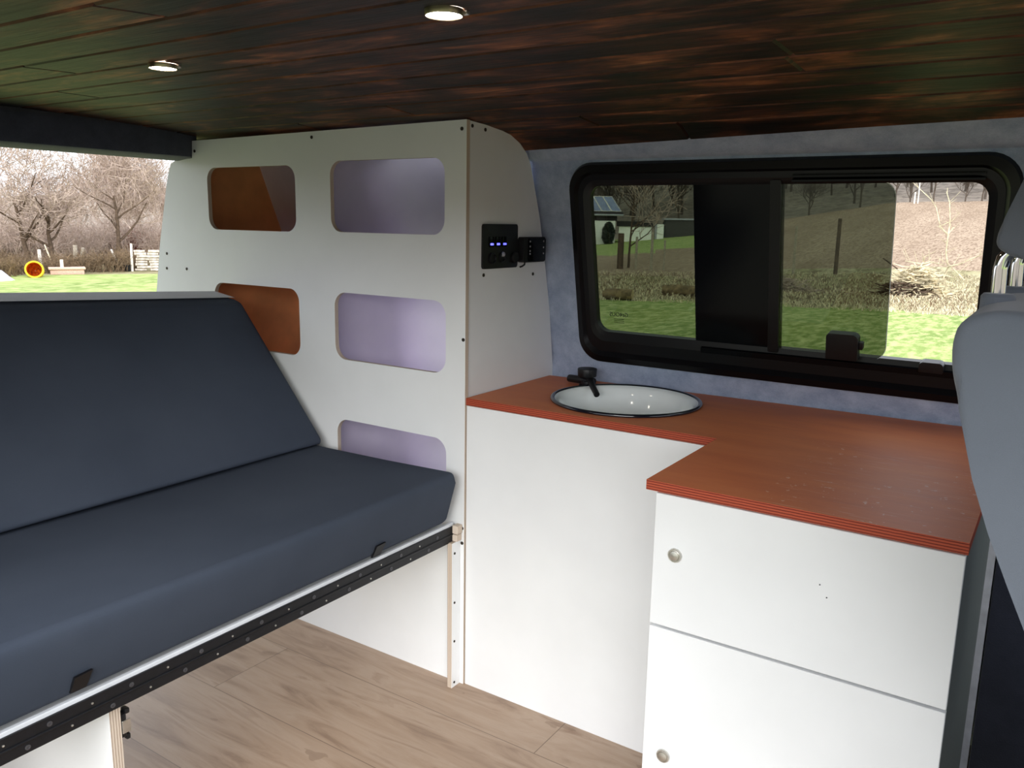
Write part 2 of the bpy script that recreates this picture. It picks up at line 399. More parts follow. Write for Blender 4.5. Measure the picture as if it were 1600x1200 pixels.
# rear header above the open tailgate, rear pillar
mb = MB(); mb.prism([(-1.02,1.268),(-.953,1.276),(-.95,1.345),(-.99,1.385),(-1.1,1.385),(-1.1,1.28)], lambda u, v, w: Vector((u-.02*math.sin((w+1.28)/1.6*PI)*0, w, v)), -1.28, .02, r=.008, seg=2)
struct(mb.build('trim_1', M['felt_dark']), 'dark grey felt covered header above the open tailgate')
mb = MB(); mb.box((-1.3,-1.28,-.05), (-1.2,.4,.06)); struct(mb.build('trim_2', M['felt_dark']))
# dark pillar ahead of the window and the cab door behind it
mb = MB(); mb.prism([(1.035,.70),(1.25,.70),(1.25,1.3),(1.05,1.3)], lambda u, v, w: Vector((u, Wy(v)-.03+w, v)), 0, .05, r=.008, seg=2); struct(mb.build('trim_3', M['frameblack']))
mb = MB(); mb.box((1.066,.335,0), (2.4,.375,.72), r=.004); mb.box((1.066,-.2,.0), (1.19,.27,.012), r=.004); struct(mb.build('trim_4', M['felt_night']))
# ------------------------------------------------------------------ window_1
mb = MB()
def ring(mb, a, b, fa, fb, mi=0):
    n = len(a); vs = [fa(*p, 0) for p in a]+[fb(*p, 0) for p in b]
    mb.add(vs, [(i, (i+1) % n, n+(i+1) % n, n+i) for i in range(n)], mi)
R0 = rr(.088,.768,1.032,1.258,.062); R1 = rr(.094,.774,1.026,1.252,.058); R2 = rr(.108,.79,1.012,1.236,.05); R2b = rr(.114,.80,1.004,1.230,.046)
R3 = rr(.126,.826,.992,1.217,.04); R4 = rr(.136,.838,.984,1.209,.034); R5 = rr(.142,.849,.977,1.203,.03)
for a, b, da, db in ((R0,R1,-.004,.012), (R1,R2,.012,.016), (R2,R2b,.016,.006), (R2b,R3,.006,.005), (R3,R4,.005,.002), (R4,R5,.002,-.001), (R5,R5,-.001,-.018)):
    ring(mb, a, b, WP(da), WP(db))
win = struct(mb.build('window_1', M['frameblack'], fix=False, smooth=50), 'long side window with a black frame, one dark pane slid open')
mb = MB()
for z0, z1, y in ((1.209,1.213,.0), (1.219,1.222,.006)): mb.prism([(.62,z0),(.97,z0),(.97,z1),(.62,z1)], WP(.0), -.012, .002)
mb.prism([(.42,.826),(.98,.826),(.98,.838),(.42,.838)], WP(.008), -.006, .004)
mb.build('window_track', M['blackgloss'], win)
mb = MB(); mb.plate([rr(.136,.842,.60,1.208,(.04,.004,.004,.04))], .003, WP(-.012)); fp = mb.build('fixed_pane', M['tint'], win)
cx, cz = .199, .888
mbt = letters('Gt4OUS', .0145, lambda u, v, w: Vector((cx-u, Wy(cz+v), cz+v))+NW*(.0095+w)); mbt.build('etched_text', M['black'], fp)
mb = MB()
for q in range(3): mb.prism([(cx-.014,cz-.006-q*.0045),(cx+.014,cz-.006-q*.0045),(cx+.014,cz-.0075-q*.0045),(cx-.014,cz-.0075-q*.0045)], WP(-.0095), 0, .0004)
mb.build('etched_lines', simple('faint_etching', (70,84,40), .6), fp)
mb = MB(); mb.plate([rr(.401,.842,.583,1.209,(.004,.02,.02,.004))], .004, WP(-.007)); mb.build('blackout_panel', M['blackgloss'], win)
mb = MB(); mb.plate([rr(.574,.840,.597,1.212,.004)], .010, WP(.000)); mb.build('centre_bar', M['frameblack'], win)
P = rr(.592,.843,.818,1.207,(.003,.03,.032,.003)); mb = MB(); mb.plate([P], .003, WP(-.0025)); sp = mb.build('sliding_pane', M['tint'], win)
Q = rr(.592,.843,.8195,1.2085,(.003,.031,.033,.003)); mb = MB()
m1 = [p for p in P if p[0] > .785]; m2 = [p for p in Q if p[0] > .785]
n = min(len(m1), len(m2)); vs = [WP(-.0005)(*p, 0) for p in m1[:n]]+[WP(-.0005)(*p, 0) for p in m2[:n]]
mb.add(vs, [(i, i+1, n+i+1, n+i) for i in range(n-1)]); mb.build('pane_edge', M['paleedge'], sp, fix=False)
mb = MB(); mb.prism(rr(.704,.845,.768,.901,(.002,.002,.012,.008)), WP(.012), -.012, .012, r=.003); mb.prism(rr(.766,.868,.777,.884,.003), WP(.01), -.006, .006, r=.002); mb.build('slide_latch', M['black'], win)
mb = MB(); mb.prism(rr(.886,.836,.931,.857,(.003,.003,.009,.009)), WP(.01), -.012, .012, r=.003); mb.build('window_stop', M['black'], win)
# ------------------------------------------------------------------ tall cabinet
tall = thing('tall_cabinet', 'tall cream cabinet by the rear, front with rounded cut-out openings', 'cabinet', (-.5,.1,0))
holes = [rr(-.892,1.081,-.541,1.247,.034), rr(-.4165,1.084,-.060,1.254,.034), rr(-.884,.759,-.540,.935,.034), rr(-.411,.767,-.056,.936,.036), rr(-.411,.435,-.054,.611,.036), rr(-.884,.435,-.54,.611,.034)]
outl = [(0,0),(0,1.331),(-.9493,1.3208),(-.9535,1.2745),(-1.028,1.271),(-1.050,1.262),(-1.064,1.24),(-1.0786,1.201),(-1.1267,1.0358),(-1.1634,.8711),(-1.19,.7),(-1.20,0)]
mb = MB(); mb.plate([outl]+holes, .012, XZ(.006), 0, 1); mb.build('front_panel', [M['white'], M['ply_y']], tall, smooth=0)
prof = [(.0135,0),(.42,0),(.41,.69),(.3988,.709),(.3693,.8988),(.3373,1.0319),(.3112,1.1276),(.2773,1.2194),(.262,1.256),(.246,1.2776),(.215,1.299),(.1755,1.3145),(.13,1.3225),(.0974,1.326),(.0135,1.3305)]
mb = MB(); mb.plate([prof], .012, YZ(-.009), 0, 1); mb.build('end_panel', [M['white'], M['ply_x']], tall, smooth=0)
def inner_back(x0, x1, zl):
    ys_ = [(.46,0.02),(.455,.6),(.4235,.8879),(.3506,1.0759),(.2714,1.2756),(.24,1.32)]
    return [(x, y, z) for x in (x0, x1) for y, z in ys_]
mb = MB(); v = inner_back(-1.011,-.480,0); mb.add(v, [(i, i+1, 7+i, 6+i) for i in range(5)]); mb.build('back_lining', M['inner'], tall, fix=False)
mb = MB(); vs = []; lv = [(.46,.02),(.458,.3),(.455,.6),(.4235,.8879),(.385,1.0),(.3506,1.0759),(.31,1.18),(.2714,1.2756),(.24,1.32)]; kk = 0
for yb, z in lv:
    row = [(-.4705,.014)]+[(-.4705+.15*(1-math.cos(.5*PI*q/10)), yb-.15+.15*math.sin(.5*PI*q/10)) for q in range(11)]+[(-.15,yb),(-.018,yb)]
    kk = len(row); vs += [(x, y, z) for x, y in row]
mb.add(vs, [(i*kk+j, i*kk+j+1, (i+1)*kk+j+1, (i+1)*kk+j) for i in range(len(lv)-1) for j in range(kk-1)]); mb.build('curved_lining', M['film'], tall, fix=False, smooth=70)
mb = MB(); mb.plate([[(.014,.02),(.45,.02),(.42,.886),(.35,1.074),(.27,1.274),(.014,1.318)]], .012, YZ(-1.006)); mb.build('side_board', M['brownboard'], tall, smooth=0)
mb = MB(); mb.plate([[(.014,.02),(.45,.02),(.42,.886),(.35,1.074),(.27,1.274),(.014,1.318)]], .012, YZ(-.478)); mb.build('divider', M['inner'], tall, smooth=0)
for z, yb in ((1.02,.36), (.635,.43), (.30,.445)):
    for x0, x1, m in ((-.999,-.485,'brownboard'), (-.471,-.017,'inner')):
        mb = MB(); mb.box((x0,.014,z), (x1,yb,z+.012)); mb.build('shelf', M[m], tall)
mb = MB(); mb.tube([(-.471+.0,.43,.48), (-.40,.432,.47), (-.32,.43,.43), (-.27,.43,.393)], .012, 8); mb.build('hose', M['inner'], tall)
def screw(pos, axis, parent, r=.0042, mat='screw'):
    mb = MB(); d = Vector(axis).normalized(); q = d.to_track_quat('Z', 'Y').to_matrix().to_4x4(); q.translation = Vector(pos)
    mb.lathe([(r*.45,.0004),(r*.5,.0014),(r,.0012),(r,-.001)], q, 10); return mb.build('screw', M[mat], parent)
for x, z in ((-.0126,1.312),(-.4763,1.312),(-.0055,.852),(-1.0954,1.007),(-1.0998,.9639),(-1.0051,.9663),(-.94,1.293),(-.0056,.365),(-.0056,.402)): screw((x,0,z), (0,-1,0), tall)
for y, z in ((.024,1.320),(.0728,1.3165),(.0717,.9946),(.284,.9887)): screw((-.003,y,z), (1,0,0), tall)
# ------------------------------------------------------------------ control panel, controller
X0 = -.003
cp = thing('switch_panel', 'black switch panel with three blue lights on the cream cabinet end', 'control panel', (X0,.134,1.009))
mb = MB(); mb.prism(rr(.0625,1.0085,.2055,1.1105,.006), YZ(X0), 0, .005, r=.0012); mb.build('plate', M['black'], cp)
for y in (.0931,.1189,.1453):
    mb = MB(); mb.prism(rr(y-.009,1.058,y+.009,1.082,.003), YZ(X0+.005), 0, .003, r=.001); sw = mb.build('rocker_switch', M['blackgloss'], cp)
    mb = MB(); mb.prism(rr(y-.006,1.0625,y+.006,1.067,.001), YZ(X0+.008), 0, .0008); mb.build('switch_light', M['led'], sw)
for y in (.098,.19):
    q = Matrix.Translation((X0+.005,y,1.032)) @ Matrix.Rotation(PI/2, 4, 'Y'); mb = MB(); yy = y
    mb.lathe([(.0135,0),(.0135,.004),(.0105,.005),(.0095,.0015),(.001,.0015)] if y < .15 else [(.0135,0),(.0135,.005),(.011,.007),(.001,.0075)], q, 24); mb.build('socket', M['socket'], cp)
q = Matrix.Translation((X0+.005,.1395,1.034)) @ Matrix.Rotation(PI/2, 4, 'Y')
mb = MB(); mb.lathe([(.0125,0),(.0125,.003),(.0085,.004),(.0075,.001),(.001,.001)], q, 20); sk = mb.build('usb_socket', M['socket'], cp)
mb = MB(); mb.lathe([(.006,0),(.0055,.004),(.003,.006),(.0005,.0065)], Matrix.Translation((X0+.0065,.139,1.041)) @ Matrix.Rotation(PI/2, 4, 'Y'), 14); mb.build('socket_cap', M['lightmark'], sk)
cb = thing('charge_controller', 'small black controller box with pale markings right of the switch panel', 'control panel', (X0,.27,1.019))
mb = MB(); mb.prism(rr(.2125,1.0195,.3125,1.0805,.007), YZ(X0), 0, .018, r=.003); mb.build('housing', M['black'], cb)
mb = MB(); mb.prism(rr(.231,1.022,.3105,1.078,.004), YZ(X0+.018), 0, .002, r=.0008); mb.build('front_plate', M['blackgloss'], cb)
for y, z in ((.238,1.070),(.238,1.058),(.238,1.047),(.238,1.040),(.300,1.070),(.300,1.055),(.300,1.040)):
    mb = MB(); mb.prism(rr(y-.0022,z-.002,y+.0022,z+.002,.0006), YZ(X0+.020), 0, .0005); mb.build('marking', M['lightmark'], cb)
mb = MB(); mb.tube([(X0+.008,.234,1.021),(X0+.009,.231,1.014),(X0+.007,.223,1.010),(X0+.003,.219,1.008)], .0022, 8); mb.build('cable', M['black'], cb)
# ------------------------------------------------------------------ kitchen: sink cabinet, door cabinet, worktop
TZ0, TZ = .7010, .7175
sc_ = thing('sink_cabinet', 'plain white sink cabinet front beside the tall cabinet', 'cabinet', (.3,.2,0))
mb = MB(); mb.box((.0025,.0045,0), (.6125,.0165,TZ0-.0015)); mb.build('front_panel', M['white'], sc_)
mb = MB(); mb.box((.0025,.0170,0), (.012,.375,TZ0-.0015)); mb.build('side_panel', M['white'], sc_)
dc = thing('door_cabinet', 'white base cabinet with two flap doors and round metal knobs', 'cabinet', (.83,0,0))
mb = MB(); mb.box((.6135,-.299,0), (.6255,.0040,TZ0-.0015)); mb.build('side_panel', M['white'], dc)
mb = MB(); mb.box((1.0385,-.299,0), (1.0505,.374,TZ0-.0015)); mb.build('side_panel', simple('shaded_side_board', (104,112,110), .5, vary=.02), dc)  # white board again, its shade put into a darker colour
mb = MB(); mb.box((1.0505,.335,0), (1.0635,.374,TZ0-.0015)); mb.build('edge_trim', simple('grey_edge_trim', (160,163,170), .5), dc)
mb = MB(); mb.box((.626,-.26,.04), (1.038,.35,.05)); mb.build('base_shelf', M['white'], dc)
for z0, z1, kz in ((.006,.4712,.2466), (.4758,TZ0-.003,.6015)):
    mb = MB(); mb.box((.6135,-.3110,z0), (1.0505,-.2995,z1), r=.0008, seg=1); dr = mb.build('door', M['white'], dc)
    q = Matrix.Translation((.6512,-.3110,kz)) @ Matrix.Rotation(PI/2, 4, 'X'); mb = MB()
    mb.lathe([(.0118,0),(.0118,.0022),(.0108,.0042),(.0092,.0042),(.0084,.0028),(.0080,.0030),(.0074,.0048),(.003,.0058),(.0003,.006)], q, 28); mb.build('knob', M['steel'], dr)
for x, z in ((.873,.611),(.884,.594)):
    mb = MB(); mb.lathe([(.0012,0),(.001,.0006)], Matrix.Translation((x,-.3110,z)) @ Matrix.Rotation(PI/2, 4, 'X'), 8); mb.build('speck', M['darkgrey'], [c for c in kids(dc) if c.name.startswith('door')][1])
SX, SY, SR = .305, .207, .170
mb = MB(); circ = [(SX+(SR-.012)*math.cos(2*PI*k/64), SY+(SR-.012)*math.sin(2*PI*k/64)) for k in range(64)]
mb.plate([[(.0005,.004),(.5968,.004),(.5968,-.3130),(1.0530,-.3130),(1.0530,.418),(.5,.398),(.0005,.374)], circ], TZ-TZ0, XY((TZ+TZ0)/2), 0, 1)
wt = mb.build('worktop', [M['worktop'], M['worktop_edge']], None, (.5,0,TZ0), smooth=0); tag(wt, 'orange red plywood worktop, L-shaped, with layered edge', 'worktop')
sk = thing('round_sink', 'round white enamel basin with dark rim set in the red worktop', 'sink', (SX,SY,TZ))
T = Matrix.Translation((SX,SY,TZ))
mb = MB(); mb.lathe([(SR-.004,.0045),(SR-.010,.0030),(SR-.017,-.004),(SR-.022,-.02),(SR-.030,-.045),(SR-.045,-.068),(SR-.075,-.083),(SR-.11,-.089),(.022,-.091)], T, 72, capend=False); mb.build('bowl', M['enamel'], sk, fix=False, smooth=60)
mb = MB(); mb.lathe([(.022,-.091),(.020,-.089),(.016,-.092),(.003,-.093)], T, 24); mb.build('drain', M['steel'], sk)
mb = MB(); mb.lathe([(SR-.0065,.0042),(SR-.005,.0062),(SR-.002,.0072),(SR+.001,.0068),(SR+.0035,.004),(SR+.0025,.0003),(SR-.004,.0003)], T, 72, capend=False); mb.build('rim', M['rim'], sk, smooth=60)
fa = thing('kitchen_tap', 'low black folding tap at the back left of the sink', 'tap', (.148,.312,TZ))
mb = MB(); mb.lathe([(.021,.0002),(.021,.003),(.017,.004),(.017,.012)], Matrix.Translation((.148,.312,TZ)), 28); mb.build('base', M['black'], fa)
mb = MB(); mb.tube([(.093,.313,TZ+.0125),(.096,.313,TZ+.0125),(.160,.311,TZ+.0125),(.168,.310,TZ+.0125)], [.0085,.0098,.0098,.0085], 16); mb.build('body', M['black'], fa)
mb = MB(); mb.lathe([(.0225,.0235),(.0235,.025),(.0242,.042),(.0235,.0435),(.0005,.0438)], Matrix.Translation((.147,.311,TZ)), 32); mb.build('cap', M['black'], fa)
mb = MB(); mb.tube([(.152,.311,TZ+.017),(.160,.304,TZ+.016),(.180,.280,TZ+.007),(.207,.252,TZ-.006)], [.0085,.0085,.0075,.0072], 14); mb.build('spout', M['black'], fa)
# ------------------------------------------------------------------ bench with cushions
bn = thing('bench_bed', 'white bench base with black hinge strip along its front edge', 'bench', (-.25,-.6,0))
YE = -1.22
mb = MB(); mb.box((-.60,YE,.392), (-.0335,-.022,.410)); mb.build('seat_board', M['white'], bn)
mb = MB(); mb.box((-.0330,YE,.394), (-.0245,-.008,.4153), r=.001, seg=1); mb.build('edge_strip', M['strip'], bn)
mb = MB(); mb.box((-.052,YE,.3705), (-.0325,-.026,.3905), r=.0006, seg=1); mb.build('front_rail', M['white'], bn)
mb = MB(); mb.box((-.0262,YE,.3905), (-.0205,-.010,.4085), r=.0008, seg=1); mb.box((-.0262,YE,.3700), (-.0205,-.010,.3880), r=.0008, seg=1); mb.tube([(-.0205,YE,.3893),(-.0205,-.010,.3893)], .0024, 10)
hg = mb.build('piano_hinge', M['hinge'], bn)
y = -.075; i = 0
while y > YE+.02:
    big = i % 2 == 0
    screw((-.0205,y,.3985), (1,0,0), hg, .0040 if big else .0018, 'hingescrew' if big else 'steel')
    screw((-.0205,y-.032,.379), (1,0,0), hg, .0040 if big else .0018, 'hingescrew' if big else 'steel')
    y -= .0632; i += 1
mb = MB(); mb.box((-.0365,-.032,0), (-.0235,-.001,.372)); mb.box((-.030,-.026,.374), (-.012,-.001,.4135), 1)
mb2 = MB(); mb2.plate([[(-.032,0),(-.001,0),(-.001,.372),(-.032,.372)]], .013, YZ(-.0175), 0, 1); po = mb2.build('end_post', [M['white'], M['ply_x']], bn, smooth=0)
for y, z in ((-.022,.345),(-.022,.22),(-.022,.12),(-.022,.012)): screw((-.0110,y,z), (1,0,0), po, .003)
mb = MB(); mb.box((-.0200,-.0200,.3735), (-.006,-.001,.390), r=.001, seg=1); mb.box((-.0200,-.0200,.392), (-.004,-.001,.4125), r=.001, seg=1); mb.build('rail_end', M['ply_y'], bn)
mb2 = MB(); mb2.plate([[(-.56,0),(-.0345,0),(-.0345,.370),(-.56,.370)]], .018, XZ(-.856), 0, 1); lb = mb2.build('side_board', [M['white'], M['ply_y']], bn, smooth=0)
mb = MB(); mb.box((-.060,-.8468,.305), (-.037,-.836,.345), r=.002); mb.box((-.050,-.836,.296), (-.040,-.829,.306), r=.002); mb.box((-.050,-.838,.343), (-.036,-.830,.352), r=.002); lt = mb.build('latch', M['black'], lb)
mb = MB(); mb.box((-.0375,-.8445,.312), (-.0355,-.830,.334), r=.0007, seg=1); mb.build('latch_plate', M['steel'], lt)
def cushion(poly, y0, y1, r, sub=1, bulge=0, skew=None):
    bm = bmesh.new(); n = len(poly); rows = 14; V = []
    for j in range(rows+1):
        w = y0+(y1-y0)*j/rows
        V.append([bm.verts.new((p[0], w, p[1])) for p in poly])
    bm.faces.new(V[0]); bm.faces.new(V[-1][::-1])
    for j in range(rows):
        for i in range(n): bm.faces.new((V[j][i], V[j+1][i], V[j+1][(i+1) % n], V[j][(i+1) % n]))
    bmesh.ops.recalc_face_normals(bm, faces=bm.faces[:])
    ed = [e for e in bm.edges if len(e.link_faces) == 2 and e.calc_face_angle() > .35]
    bmesh.ops.bevel(bm, geom=ed, offset=r, segments=5, affect='EDGES', profile=.5, clamp_overlap=True)
    for v in bm.verts:
        if skew: v.co = skew(v.co.copy())
        if bulge: v.co += Vector((0,0,1))*0
    bm.verts.index_update(); mb = MB(); mb.add([v.co.copy() for v in bm.verts], [[v.index for v in f.verts] for f in bm.faces]); bm.free(); return mb
def seat_bulge(c):
    s = max(0, min(1, (c.z-.415)/.12)); b = math.sin(PI*min(1, max(0, s)))
    c = c.copy()
    if c.x > -.15: c.x += .006*b*((c.x+.15)/.13)
    if c.y > -.25: c.y += .012*b
    if c.z > .5: c.z += .004*math.sin(c.x*7)+.003*math.sin(c.y*5+1)
    return c
cu = thing('seat_cushion', 'charcoal blue bench seat cushion with black tabs along its front', 'cushion', (-.25,-.6,.41))
cushion([(-.62,.4160),(-.031,.4160),(.000,.520),(.004,.549),(-.20,.547),(-.41,.541),(-.62,.541)], -1.215, -.030, .017, skew=seat_bulge).build('cover', M['navy'], cu, smooth=50)
for y, z in ((-.913,.4430),(-.272,.4335)):
    mb = MB(); mb.prism([(y-.0135,z-.014),(y+.0105,z-.0145),(y+.016,z+.015),(y-.0105,z+.013)], lambda u, v, w: seat_bulge(Vector((-.031+(v-.416)*.298, u, v)))+Vector((w,0,0)), -.001, .004); mb.build('fabric_tab', M['socket'], cu)
def bskew(c):
    t = max(0, (c.z-.545)/.35); d = -(c.y+.02); k = t*min(d, .6)
    sag = .01*math.sin(PI*min(1, max(0, t)))*math.sin(PI*min(1, max(0, (c.y+1.2)/1.2)))
    return Vector((c.x-.042*k+sag*.7, c.y, c.z+.047*k+sag*.7))
bc = thing('backrest_cushion', 'charcoal blue bench backrest leaning back towards the open rear', 'cushion', (-.6,-.6,.543))
cushion([(-.421,.5455),(-.7310,.8950),(-.846,.911),(-.866,.87),(-.57,.5455)], -1.215, -.024, .022, skew=bskew).build('cover', M['navy'], bc, smooth=50)
mb = MB(); R = random.Random(1); vs = []; fs = []
for j in range(25):
    y = -1.20+1.165*j/24
    for x, z in ((-.752,.8985),(-.80,.9055),(-.838,.9105)): vs.append(bskew(Vector((x, y, z)))+Vector((0,0,.003)))
for j in range(24):
    for i in range(2): fs.append((j*3+i, j*3+i+1, j*3+i+4, j*3+i+3))
mb.add(vs, fs); o = mb.build('top_strip', M['paletop'], bc, fix=False, smooth=60); o['label'] = 'light grey top strip of the backrest'  # thin strip over the cover's top face, paler than the cover
mb = MB()
mb.prism([(-.62,.4115),(-.602,.4115),(-.602,.5),(-.84,.84),(-.856,.83),(-.62,.5)], lambda u, v, w: Vector((u-.035, w, v)), -1.2, -.05); mb.build('backrest_board', M['white'], bn)
# ------------------------------------------------------------------ ceiling lamps
def lamp(x, y, label):
    z = ceil_z(y)+.0005; t = thing('ceiling_spotlight', label, 'lamp', (x,y,z), 'round ceiling spotlights')
    T = Matrix.Translation((x,y,z))
    mb = MB(); mb.lathe([(.0225,-.001),(.0225,-.0062),(.0219,-.0078),(.0210,-.0080),(.0206,-.0066)], T, 36, capend=False); mb.build('ring', M['bronze'], t, smooth=50)
    mb = MB(); mb.lathe([(.0208,-.0068),(.012,-.0076),(.0005,-.0078)], T, 36); mb.build('diffuser', M['lamp'], t, smooth=50)
    mb = MB(); mb.box((x+.016,y+.012,z-.006), (x+.0235,y+.018,z-.001), r=.001); mb.build('spring_clip', M['steel'], t)
    ld = bpy.data.lights.new('spot_glow', 'SPOT'); ld.energy = 1.2; ld.color = (1,.88,.72); ld.spot_size = 2.4; ld.spot_blend = .8; ld.specular_factor = .15; ld.shadow_soft_size = .018
    lo = bpy.data.objects.new('bulb', ld); C.objects.link(lo); lo.parent = t; lo.location = (0,0,-.016)
lamp(.487,-.695, 'round lit ceiling spotlight nearer the window end, front one')
lamp(-.135,-.635, 'round lit ceiling spotlight over the bench, smaller in view')
# ------------------------------------------------------------------ front seat
fs_ = thing('front_seat', 'grey front seat with headrest at the right edge', 'seat', (1.3,-.57,0))
bp = [(1.0560,1.052),(1.0512,1.036),(1.0533,1.012),(1.0616,.985),(1.0763,.932),(1.0913,.892),(1.1077,.855),(1.1211,.826),(1.17,.72),(1.23,.58),(1.28,.46),(1.40,.46),(1.34,.62),(1.28,.76),(1.23,.9),(1.19,1.01),(1.168,1.048),(1.15,1.060),(1.075,1.060)]
mb = MB(); mb.prism(bp, lambda u, v, w: Vector((u+.05*max(0, (w+.45))/.1*0, w, v)), -.80, -.34, r=.012, seg=3); mb.build('seat_back', M['seatgrey'], fs_, smooth=60)
mb = MB(); mb.box((1.25,-.80,.36), (1.75,-.34,.50), r=.04, seg=4); mb.build('seat_base', M['seatgrey'], fs_, smooth=60)
mb = MB(); mb.box((1.20,-.76,0), (1.70,-.38,.36), r=.01); mb.build('pedestal', M['felt_dark'], fs_)
for y, x in ((-.69,1.0714), (-.575,1.078)):
    mb = MB(); mb.lathe([(.0130,-.012),(.0130,.004),(.011,.0065),(.0062,.0070)], Matrix.Translation((x,y,1.0585)), 24); mb.build('headrest_guide', M['seatgrey'], fs_)
hr = []
for y, x in ((-.69,1.0714), (-.575,1.078)):
    mb = MB(); mb.tube([(x,y,1.055),(x-.001,y,1.085),(x+.0005,y,1.094),(x+.006,y,1.102),(x+.02,y,1.108)], .0056, 14); mb.build('headrest_post', M['chrome'], fs_, smooth=60)
f = .765/.805
hp = [(1.119+(x-1.119)*f, 1.117+(z-1.117)*f) for x, z in ((1.0646,1.112),(1.0650,1.103),(1.077,1.0955),(1.0864,1.0935))]
hp += [(1.155,1.090),(1.18,1.11),(1.185,1.20),(1.165,1.262),(1.125,1.27),(1.095,1.235)]
hp += [(1.119+(x-1.119)*f, 1.117+(z-1.117)*f) for x, z in ((1.0788,1.1576),(1.0688,1.1271))]
mb = MB(); mb.prism(hp, lambda u, v, w: Vector((u, w, v)), -.73, -.49, r=.006, seg=3); mb.build('headrest', M['headgrey'], fs_, smooth=60)
# ------------------------------------------------------------------ ground outside
def tab(t, x):
    if x <= t[0][0]: return t[0][1]
    for (a, b), (c, d) in zip(t, t[1:]):
        if x <= c: return b+(d-b)*(x-a)/(c-a)
    return t[-1][1]
CREST = [(-75,-.45),(-40,-.5),(-30,-.45),(-28,-.2),(-21.6,.5),(-16.4,1.5),(-9.6,2.75),(-4.5,2.85),(20,2.9),(70,2.9),(120,-.5)]
HILL = [(-80,1.8),(-66,2.4),(-57,4.2),(-40,6.5),(-28,5.6),(-24,8.5),(0,11),(70,11),(120,4)]
def ss(a, b, x):
    t = max(0, min(1, (x-a)/(b-a))); return t*t*(3-2*t)
def polar(x, y): dx, dy = x-1.1, y+1.5; return math.hypot(dx, dy), math.degrees(math.atan2(dx, dy))
def ht(x, y):
    r, az = polar(x, y); c = tab(CREST, az); h = tab(HILL, az)
    b = ss(62, 95, az) if az > 0 else ss(-88, -112, az)          # unseen bank, added to block low sky behind the side door
    return -.55+(c+.55)*max(0, min(1, (r-25)/35))+(h-c)*ss(64, 110, r)+3.0*b*ss(8, 16, r)
def at_az(r, az): a = math.radians(az); return 1.1+r*math.sin(a), -1.5+r*math.cos(a)
zones = {k: MB() for k in ('lawn','dry_verge','ploughed_field','meadow','wooded_slope','gravel_yard')}
azs = []; a = -180
while a < 180:
    azs.append(a); a += .75 if -90 <= a < 15 else 6
azs.append(180)
rs = [0,2,4,6,7,8,9,10,11,12,13,14,15,16]+[17+.4*k for k in range(8)]+[20.5,21.5,22.5,23.5,24.5,25.5,26.3,27,27.8,28.6,29.4,30.2,32,34,36,38,40,43,46,50,54,57,60,61.5,63,65,68,72,77,83,90,98,108,125]
def zone(r, az):
    n = mnoise.noise(Vector((r*.5, az*.22, 0)))
    if r > 62.5: return 'wooded_slope'
    if r < 8 and (az > 30 or az < -92): return 'gravel_yard'
    if 30 < az <= 75: return 'dry_verge'
    if r > 10 and (az > 75 or az < -100): return 'wooded_slope'  # the added sky-blocking bank uses the slope ground too
    if -42 < az < 30:
        if r < 18.7+n*.7: return 'lawn'
        if r < (27.5 if az < -20 else 29.5)+n*1.5: return 'dry_verge'
        if az < -21 and r > 40+n*4: return 'meadow'
        if az < -8 and r > 58.5: return 'meadow'
        return 'ploughed_field'
    if r < 26.3+n*.5: return 'lawn'
    if az < -42 and r < 62: return 'dry_verge'
    return 'lawn'
for a0, a1 in zip(azs, azs[1:]):
    for r0, r1 in zip(rs, rs[1:]):
        q = []
        for r, a in ((r0,a0),(r1,a0),(r1,a1),(r0,a1)):
            x, y = at_az(r, a); z = ht(x, y)
            zn = zone(r, a)
            if zn == 'ploughed_field': z += .07*mnoise.noise(Vector((x*2.2, y*2.2, 0)))*min(1, (r-27)/4)
            q.append((x, y, z))
        f = [(3,2,1,0)] if r0 > 0 else [(2,1,0)]
        if r0 == 0: q = [q[0], q[1], q[2]]
        zones[zone(.5*(r0+r1), .5*(a0+a1))].add(q, f)
for k, mk in (('lawn','grass'),('dry_verge','drysoil'),('ploughed_field','soil'),('meadow','grass'),('wooded_slope','woods'),('gravel_yard','gravel')):
    o = zones[k].build(k, M[mk], smooth=80, fix='dbl'); struct(o)
# ------------------------------------------------------------------ bare trees and shrubs
def grow(seed, H, r0, fork, levels=4, kidsn=(6,5,5,4), spread=.75, lean=.1, up=.35, minr=.006, droop=0):
    R = random.Random(seed); T = MB(); B = MB()
    def br(p, d, L, r, lv):
        n = 5 if lv < 2 else (4 if lv == 2 else 3); pts = [p]; rad = [r]; dd = d.copy()
        for i in range(n):
            dd = (dd+Vector((R.uniform(-1,1), R.uniform(-1,1), R.uniform(-.6,.9)*(1 if lv else .3)))*(.22 if lv else lean)+Vector((0,0,up*.12-droop*.05*lv))).normalized()
            pts.append(pts[-1]+dd*L/n); rad.append(max(minr, r*(1-.62*(i+1)/n)))
        (T if lv < 2 else B).tube(pts, rad, 7 if lv == 0 else (5 if lv == 1 else 3), cap=False)
        if lv >= levels: return
        k = kidsn[lv]
        for j in range(k):
            t = (fork if lv == 0 else .3)+(1-(fork if lv == 0 else .3))*(j+R.random()*.8)/k; t = min(.999, t)
            i = int(t*n); f = t*n-i; q = pts[i].lerp(pts[i+1], f); ax = (pts[i+1]-pts[i]).normalized()
            side = Vector((R.uniform(-1,1), R.uniform(-1,1), R.uniform(-.2,.5))); side = (side-ax*side.dot(ax)).normalized()
            nd = (ax*(1-spread*.6)+side*spread*R.uniform(.7,1.2)+Vector((0,0,up*.5))).normalized()
            br(q, nd, L*R.uniform(.5,.78), max(minr, rad[i]*.62), lv+1)
    br(Vector((0,0,-.05)), Vector((0,0,1)), H*.62, r0, 0)
    return T, B
